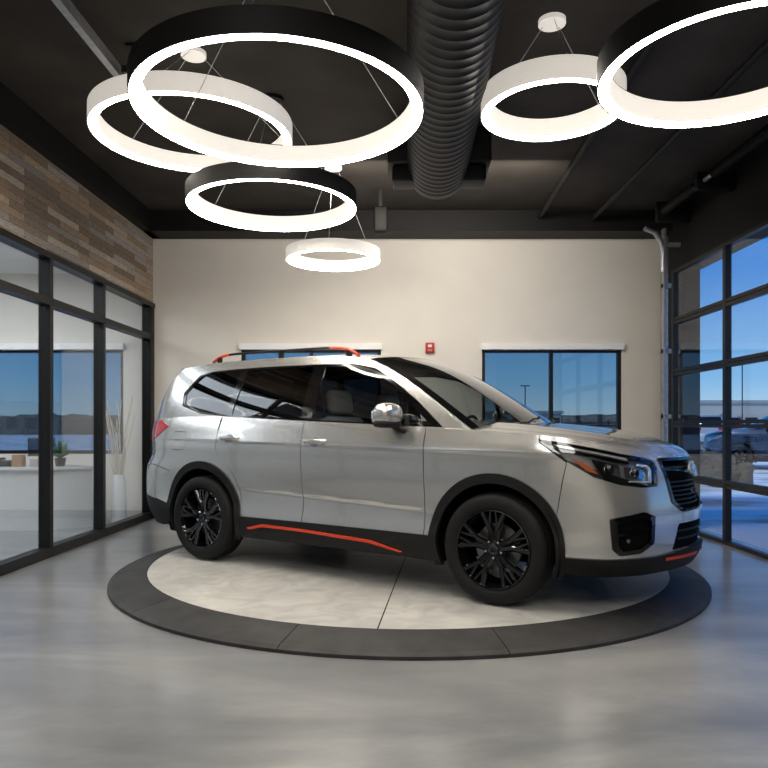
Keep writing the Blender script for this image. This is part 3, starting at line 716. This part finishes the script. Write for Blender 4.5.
# ring pendants
M_emit=emis('ring_diffuser',(1,.91,.78),40.0)
M_emitw=mat('ring_inner_wall',(.3,.3,.3),.5,emit=(1,.92,.80),estr=.80)
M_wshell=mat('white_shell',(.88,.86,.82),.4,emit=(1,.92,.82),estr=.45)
def ring(X,Y,Z,R,black,h=.125,w=.066):
    nm='black' if black else 'white'
    e=empty('pendant_lamp',(X,Y,Z),label=nm+(' large' if R>.6 else ' small')+' ring pendant lamp with glowing inner diffuser',category='pendant lamp')
    sh=M_blackp if black else M_wshell
    lathe('lamp_shell',[(R,0),(R,h),(R-w,h),(R-w,h-.004),(R-.006,h-.004),(R-.006,0)],sh,96,'z',True,e)
    lathe('lamp_diffuser',[(R-.007,.001),(R-.007,h-.005),(R-w,h-.005),(R-w,.014),(R-w+.010,.0)],None,96,'z',True,e,mats=[M_emit,M_emitw],seg_m=[1,1,1,0,0])
    top=3.92-Z
    for k in range(3):
        a=2*pi*k/3+.5;p=(R-w/2)
        sweep('suspension_wire',[(p*math.cos(a),p*math.sin(a),h),(.04*math.cos(a),.04*math.sin(a),top)],.0025,.0025,M_galv,e,6)
    lathe('ceiling_canopy',[(0,top),(.09,top),(.09,top-.03),(0,top-.03)],sh,32,'z',False,e)
ring(-.575,3.82,2.94,.795,True)
ring(-1.38,5.0,3.30,.71,False)
ring(-.92,5.7,3.01,.695,True,.13)
ring(-.53,7.2,2.93,.49,False,.11)
ring(1.12,4.6,3.30,.47,False,.14)
ring(1.80,3.6,3.05,.66,True,.14)

# duct
dct=empty('air_duct',(.48,6.3,3.51),(0,0,math.radians(-2.0)),label='large black spiral ventilation duct under the ceiling',category='air duct')
pr=[(0,0),(.20,0),(.265,-.10)]
y=-.10
while y>-9:
    pr+=[(.265,y-.085),(.2665,y-.088),(.2665,y-.092),(.265,y-.095)];y-=.095
lathe('duct_pipe',[(r,h) for r,h in pr],M_duct,48,'y',False,dct)
boxes('duct_branch',[((-.44,-.35,-.02),(.46,.0,.30))],M_duct,dct,bevel=.02)
boxes('duct_outlet',[((-.40,-.30,-.16),(-.2,-.05,-.02))],M_duct,dct,bevel=.02)
boxes('duct_outlet',[((.2,-.30,-.16),(.42,-.05,-.02))],M_duct,dct,bevel=.02)
o=boxes('ceiling_strut',[((-.025,-3.2,-.04),(.025,0,.04))],M_galv,loc=(-1.9,4.93,3.74),rot=(0,0,-.02));tag(o,'galvanised steel strut channel hung below the ceiling','strut')
e=empty('strut_hanger',(-1.78,4.9,3.92),label='black threaded hanger bracket at ceiling',category='bracket')
boxes('hanger_rod',[((-.01,-.01,-.25),(.01,.01,0)),((-.03,-.15,-.27),(.03,.03,-.22)),((-.05,-.03,-.02),(.05,.03,0))],M_blackp,e)
for (a,b,r,l) in (((1.75,2.5,3.83),(1.95,8.6,3.83),.035,'black conduit running along the ceiling'),((2.6,4.0,3.80),(2.6,8.6,3.80),.03,'black conduit running along the ceiling')):
    tag(sweep('ceiling_pipe',[a,b],r,r,M_blackp),l,'pipe')
e=empty('ceiling_speaker',(-.04,7.9,3.92),label='small black speaker hung below the ceiling',category='speaker')
rbox('speaker_box',(0,0,-.36),(.16,.16,.3),M_blackp,e,.03);boxes('speaker_stem',[((-.02,-.02,-.25),(.02,.02,0))],M_blackp,e)
fa=empty('fire_alarm',(.60,BW,2.23),label='small red wall mounted fire alarm strobe',category='fire alarm')
rbox('alarm_body',(0,-.025,0),(.115,.05,.135),mat('alarm_red',(.5,.02,.015),.4),fa,.01)
rbox('alarm_strobe',(0,-.056,.02),(.05,.02,.035),mat('strobe_white',(.8,.8,.8),.2),fa,.006)
cu=bpy.data.curves.new('alarm_text','FONT');cu.body='FIRE';cu.size=.034;cu.align_x='CENTER';cu.extrude=.001
tmp=bpy.data.objects.new('tmp_text',cu);COL.objects.link(tmp);bpy.context.view_layer.update()
me=bpy.data.meshes.new_from_object(tmp.evaluated_get(bpy.context.evaluated_depsgraph_get()));bpy.data.objects.remove(tmp)
me.materials.clear();me.materials.append(M_offw)
t=bpy.data.objects.new('alarm_text',me);t.location=(0,-.052,-.045);t.rotation_euler=(pi/2,0,0);link(t,fa)

# ------------------------------------------------------------------ office contents
M_desk=mat('white_laminate',(.68,.68,.68),.35);M_bl=mat('black_gadget',(.01,.01,.012),.3)
struct(boxes('ceiling_office',[((-7,-4,3.2),(-3.22,BW,3.28))],M_offw))
desk=empty('reception_desk',(-4.3,8.1,0),label='white curved reception desk behind the glass partition',category='desk')
th=np.linspace(-1.0,1.0,25)
def arcbox(name,r0,r1,z0,z1):
    V=[];F=[]
    for t in th:
        for r in (r1,r0):
            for z in (z0,z1): V.append((r*math.sin(t)*.95,-r*math.cos(t)*.75+.6,z))
    for i in range(24):
        a=i*4;b=a+4;F+=[(a,b,b+1,a+1),(a+2,a+3,b+3,b+2),(a,a+2,b+2,b),(a+1,b+1,b+3,a+3)]
    F+=[(0,1,3,2),(96,98,99,97)]
    mesh_obj(name,V,F,M_desk,desk,recalc=True)
arcbox('desk_front',.95,1.0,0,.70);arcbox('desk_top',.45,1.06,.70,.735)
mo=empty('computer_monitor',(-4.12,8.30,.735),(0,0,.5),label='small black computer monitor on the reception desk',category='monitor')
rbox('screen',(0,0,.22),(.30,.025,.22),M_bl,mo,.01);rbox('stand',(0,.03,.07),(.04,.03,.14),M_bl,mo,.008);rbox('monitor_foot',(0,.03,.008),(.16,.12,.014),M_bl,mo,.005)
M_leaf=mat('leaf',(.06,.17,.03),.5,noise=.3,nscale=10)
pp=empty('potted_plant',(-3.80,8.10,.735),label='small green potted plant on the reception desk',category='plant')
lathe('pot',[(0,0),(.05,0),(.065,.10),(.055,.10),(.05,.09),(0,.09)],M_bl,24,'z',False,pp)
V=[];F=[]
for i in range(90):
    a=random.uniform(0,2*pi);l=random.uniform(.14,.30);up=random.uniform(.6,1.45);w=.020
    for k in range(5):
        q=k/4;r=l*q*math.cos(up);z=.09+l*q*math.sin(up)-.06*q*q;ww=w*math.sin(pi*(q*.85+.1));px,py=-math.sin(a)*ww,math.cos(a)*ww
        V+=[(r*math.cos(a)+px,r*math.sin(a)+py,z),(r*math.cos(a)-px,r*math.sin(a)-py,z)]
    n0=len(V)-10
    for k in range(4): F.append((n0+2*k,n0+2*k+1,n0+2*k+3,n0+2*k+2))
mesh_obj('foliage',V,F,M_leaf,pp)
va=empty('floor_vase',(-3.31,8.62,0),label='tall white floor vase with dried branches',category='vase')
M_vase=mat('white_ceramic',(.88,.88,.87),.25)
lathe('vase_body',[(0,0),(.09,0),(.092,.02),(.088,.25),(.075,.5),(.062,.60),(.055,.60),(.062,.5),(.07,.1),(0,.06)],M_vase,32,'z',False,va)
V=[];F=[]
for i in range(28):
    a=random.uniform(0,2*pi);sp_=random.uniform(.02,.17);h=random.uniform(.9,1.6);P=[(.03*math.cos(a)+sp_*q*q*math.cos(a)+.01*math.sin(9*q+i),.03*math.sin(a)+sp_*q*q*math.sin(a)+.01*math.cos(8*q+i),.3+(h-.3)*q) for q in np.linspace(0,1,8)]
    v,f=sweepVF(P,.0045,.0045,5);n=len(V);V+=v;F+=[tuple(j+n for j in q) for q in f]
mesh_obj('dried_branch',V,F,mat('dried_branch',(.62,.54,.42),.7),va)
bt=empty('sanitizer_bottle',(-4.62,8.13,.735),label='white pump bottle on the reception desk',category='bottle')
lathe('bottle_body',[(0,0),(.06,0),(.062,.20),(.03,.24),(.016,.24),(0,.24)],M_vase,24,'z',False,bt);lathe('pump',[(0,.24),(.016,.24),(.016,.28),(0,.28)],M_bl,16,'z',False,bt)
ph=empty('desk_phone',(-4.42,8.06,.735),label='black desk phone on the reception desk',category='phone')
rbox('phone_base',(0,0,.04),(.18,.14,.07),M_bl,ph,.015);rbox('handset',(-.06,0,.09),(.045,.16,.03),M_bl,ph,.012)
bk=[((-4.25,8.03),(.30,.16,.08),.14,'brown cardboard brochure box on the reception desk'),((-4.75,8.28),(.10,.2,.4),.10,'dark blue brochure box on the reception desk'),((-4.05,8.04),(.35,.34,.32),.09,'grey brochure box on the reception desk')]
for (x,y),c,h_,l in bk:
    tag(rbox('brochure_box',(x,y,.735+h_/2),(.12,.09,h_),mat('card',c,.6),None,.004),l,'box')

# ------------------------------------------------------------------ exterior
def snow():
    m=bpy.data.materials.new('snowy_lot');nt,N,L=nodes_of(m);b=N['Principled BSDF'];tc=N.new('ShaderNodeTexCoord')
    n1=N.new('ShaderNodeTexNoise');n1.inputs['Scale'].default_value=.3;n1.inputs['Detail'].default_value=8;mp=N.new('ShaderNodeMapping');mp.inputs['Scale'].default_value=(1,1.8,1);L.new(tc.outputs['Object'],mp.inputs[0]);L.new(mp.outputs[0],n1.inputs['Vector'])
    r=N.new('ShaderNodeValToRGB');r.color_ramp.elements[0].position=.38;r.color_ramp.elements[0].color=(.26,.27,.28,1);r.color_ramp.elements[1].position=.48;r.color_ramp.elements[1].color=(.82,.84,.87,1)
    L.new(n1.outputs['Fac'],r.inputs['Fac']);L.new(r.outputs['Color'],b.inputs['Base Color']);b.inputs['Roughness'].default_value=.8
    return m
M_lot=snow()
g=boxes('parking_lot',[((-120,BW+.2,-.3),(160,160,-.04)),((3.83,-60,-.3),(160,BW+.2,-.04))],M_lot);tag(g,'asphalt parking lot with patches of thin snow outside','parking lot')
M_tree=mat('tree_dark',(.04,.043,.045),.9,noise=.4,nscale=.3)
def blobs(name,seg,rr_,hh_,m,seed):
    random.seed(seed);V=[];F=[]
    for p in seg:
        r=random.uniform(*rr_);h=random.uniform(*hh_);n0=len(V)
        for (rr,zz) in ((r*.8,-.02),(r,h*.5),(r*.9,h*.85),(r*.55,h)):
            for k in range(7):
                a=2*pi*k/7+random.uniform(-.2,.2);q=rr*random.uniform(.8,1.2);V.append((p[0]+q*math.cos(a),p[1]+q*math.sin(a),zz*random.uniform(.95,1.03)))
        for l in range(3):
            for k in range(7): F.append((n0+l*7+k,n0+l*7+(k+1)%7,n0+(l+1)*7+(k+1)%7,n0+(l+1)*7+k))
        F.append(tuple(n0+21+k for k in range(7)))
    return mesh_obj(name,V,F,m)
def treeline(pts,h0,h1,seed):
    P=[Vector(p) for p in pts];seg=[]
    for i in range(len(P)-1):
        k=int((P[i+1]-P[i]).length/1.0)
        for j in range(k): seg.append(P[i].lerp(P[i+1],j/k))
    o=blobs('treeline',seg,(1.6,3.2),(h0,h1),M_tree,seed);tag(o,'dark distant row of bare trees beyond the parking lot','trees');o['kind']='stuff'
treeline([(-90,88,0),(0,92,0),(96,88,0)],2.0,2.7,1)
treeline([(108,70,0),(115,20,0),(110,-40,0)],2.4,3.2,2)
M_shrub=mat('shrub_brown',(.10,.075,.05),.9,noise=.4,nscale=8)
for i,(x,y) in enumerate(((8.0,17.3),(9.2,18.8),(7.0,14.2),(12.5,27))):
    o=blobs('shrub',[(x+random.uniform(-.4,.4),y+random.uniform(-.4,.4)) for _ in range(7)],(.18,.35),(.3,.5),M_shrub,20+i);tag(o,'low brown winter shrub beside the parking lot','shrub')
def pole(x,y,h):
    e=empty('street_lamp',(x,y,-.04),label='tall dark parking lot light pole',category='street lamp')
    sweep('pole',[(0,0,0),(0,0,h)],.05,.03,M_bl,e,10);boxes('lamp_head',[((-.45,-.12,h-.04),(.45,.12,h+.05))],M_bl,e,bevel=.03)
    boxes('pole_footing',[((-.25,-.25,0),(.25,.25,.7))],M_lot,e,bevel=.03)
pole(13.5,66,5);pole(27,52,6);pole(45,36,6);pole(-12,66,5)
def copycar(loc,rz,col,label):
    pm=mat('paint_'+label[:6].strip().replace(' ','_'),col,.25,.5,coat=1)
    mp={};root=car.copy();root.location=loc;root.rotation_euler=(0,0,rz);COL.objects.link(root);tag(root,label,'car');mp[car]=root
    skip={'seat_cushion','seat_back','headrest','lug_nut','emblem_star','emblem_rim','emblem_field','wiper','projector_lens','reflector_bowl','reflector_strip'}
    for o in carparts:
        if o.name.split('.')[0] in skip: continue
        c=o.copy();COL.objects.link(c);mp[o]=c
        if c.data and c.data.materials:
            for i,sl in enumerate(c.material_slots):
                if sl.material==M_paint: sl.link='OBJECT';sl.material=pm
                elif sl.material==M_orange: sl.link='OBJECT';sl.material=M_plastic
    for o,c in mp.items():
        if o!=car and o.parent: c.parent=mp.get(o.parent,root)
copycar((11.6,19.5,-.035),2.6,(.015,.025,.055),'dark blue suv parked outside on the lot')
copycar((15.4,33,-.035),1.2,(.55,.55,.57),'pale grey suv parked outside on the lot')
copycar((20.6,41.5,-.035),1.2,(.35,.02,.02),'red suv parked far out on the lot')
def bldg(x,y,w_,h_,col):
    b=empty('commercial_building',(x,y,-.04),label='low flat roofed commercial building in the distance',category='building')
    boxes('building_walls',[((-w_,0,0),(w_,8,h_))],mat('bldg_wall',col,.7),b);boxes('roof_parapet',[((-w_-.2,-.2,h_),(w_+.2,8.2,h_+.3))],mat('bldg_trim',(.3,.3,.3),.7),b)
    for i in range(int(w_)): boxes('building_window',[((-w_+.6+2*i,-.05,.9),(-w_+1.8+2*i,-.01,2.0))],M_bl,b)
bldg(40,68,9,3.4,(.42,.38,.34));bldg(12,70,6,2.4,(.35,.33,.32))

# ------------------------------------------------------------------ world
w=bpy.data.worlds.new('dusk');SC.world=w;w.use_nodes=True;N=w.node_tree.nodes;L=w.node_tree.links;bg=N['Background']
tc=N.new('ShaderNodeTexCoord');sp=N.new('ShaderNodeSeparateXYZ');L.new(tc.outputs['Generated'],sp.inputs[0])
r=N.new('ShaderNodeValToRGB');L.new(sp.outputs[2],r.inputs['Fac']);cr=r.color_ramp
cr.elements[0].position=0;cr.elements[0].color=(.50,.64,.75,1);cr.elements[1].position=.6;cr.elements[1].color=(.012,.12,.44,1)
e=cr.elements.new(.06);e.color=(.23,.47,.76,1);e=cr.elements.new(.20);e.color=(.03,.22,.64,1)
L.new(r.outputs['Color'],bg.inputs['Color']);bg.inputs['Strength'].default_value=1.2

# ------------------------------------------------------------------ lights
def area(name,loc,rot,sx,sy,p,col):
    l=bpy.data.lights.new(name,'AREA');l.shape='RECTANGLE';l.size=sx;l.size_y=sy;l.energy=p;l.color=col
    o=bpy.data.objects.new(name,l);o.location=loc;o.rotation_euler=rot;link(o);return o
area('added_room_fill',(0,-.5,3.8),(0,0,0),4,3,205,(1,.95,.87))  # unseen fill light added behind the camera to brighten the room
area('added_wall_fill',(.6,6.9,3.70),(math.radians(62),0,0),2.4,.2,50,(1,.92,.80))  # no visible fixture: added to lift the upper back wall
area('added_office_fill',(-5,6.5,3.15),(0,0,0),2,3,105,(.95,.97,1))  # this and the next are unseen lights added so the office looks lit
area('added_office_fill',(-5,1,3.15),(0,0,0),2,3,45,(.95,.97,1))
sl=bpy.data.lights.new('added_lot_sun','SUN');sl.energy=2.6;sl.angle=.15;sl.color=(.80,.90,1)  # sun lamp added to brighten the snowy ground, aimed to miss the openings
so=bpy.data.objects.new('added_lot_sun',sl);d=Vector((.55,.5,-.67)).normalized();so.rotation_euler=d.to_track_quat('-Z','Y').to_euler();so.location=(-20,-20,30);link(so)

cam=bpy.data.cameras.new('camera');cam.sensor_width=36;cam.lens=36*F_/768;cam.shift_y=41/768
co=bpy.data.objects.new('camera',cam);co.location=(0,0,CAMZ);co.rotation_euler=(pi/2,0,0);link(co);SC.camera=co
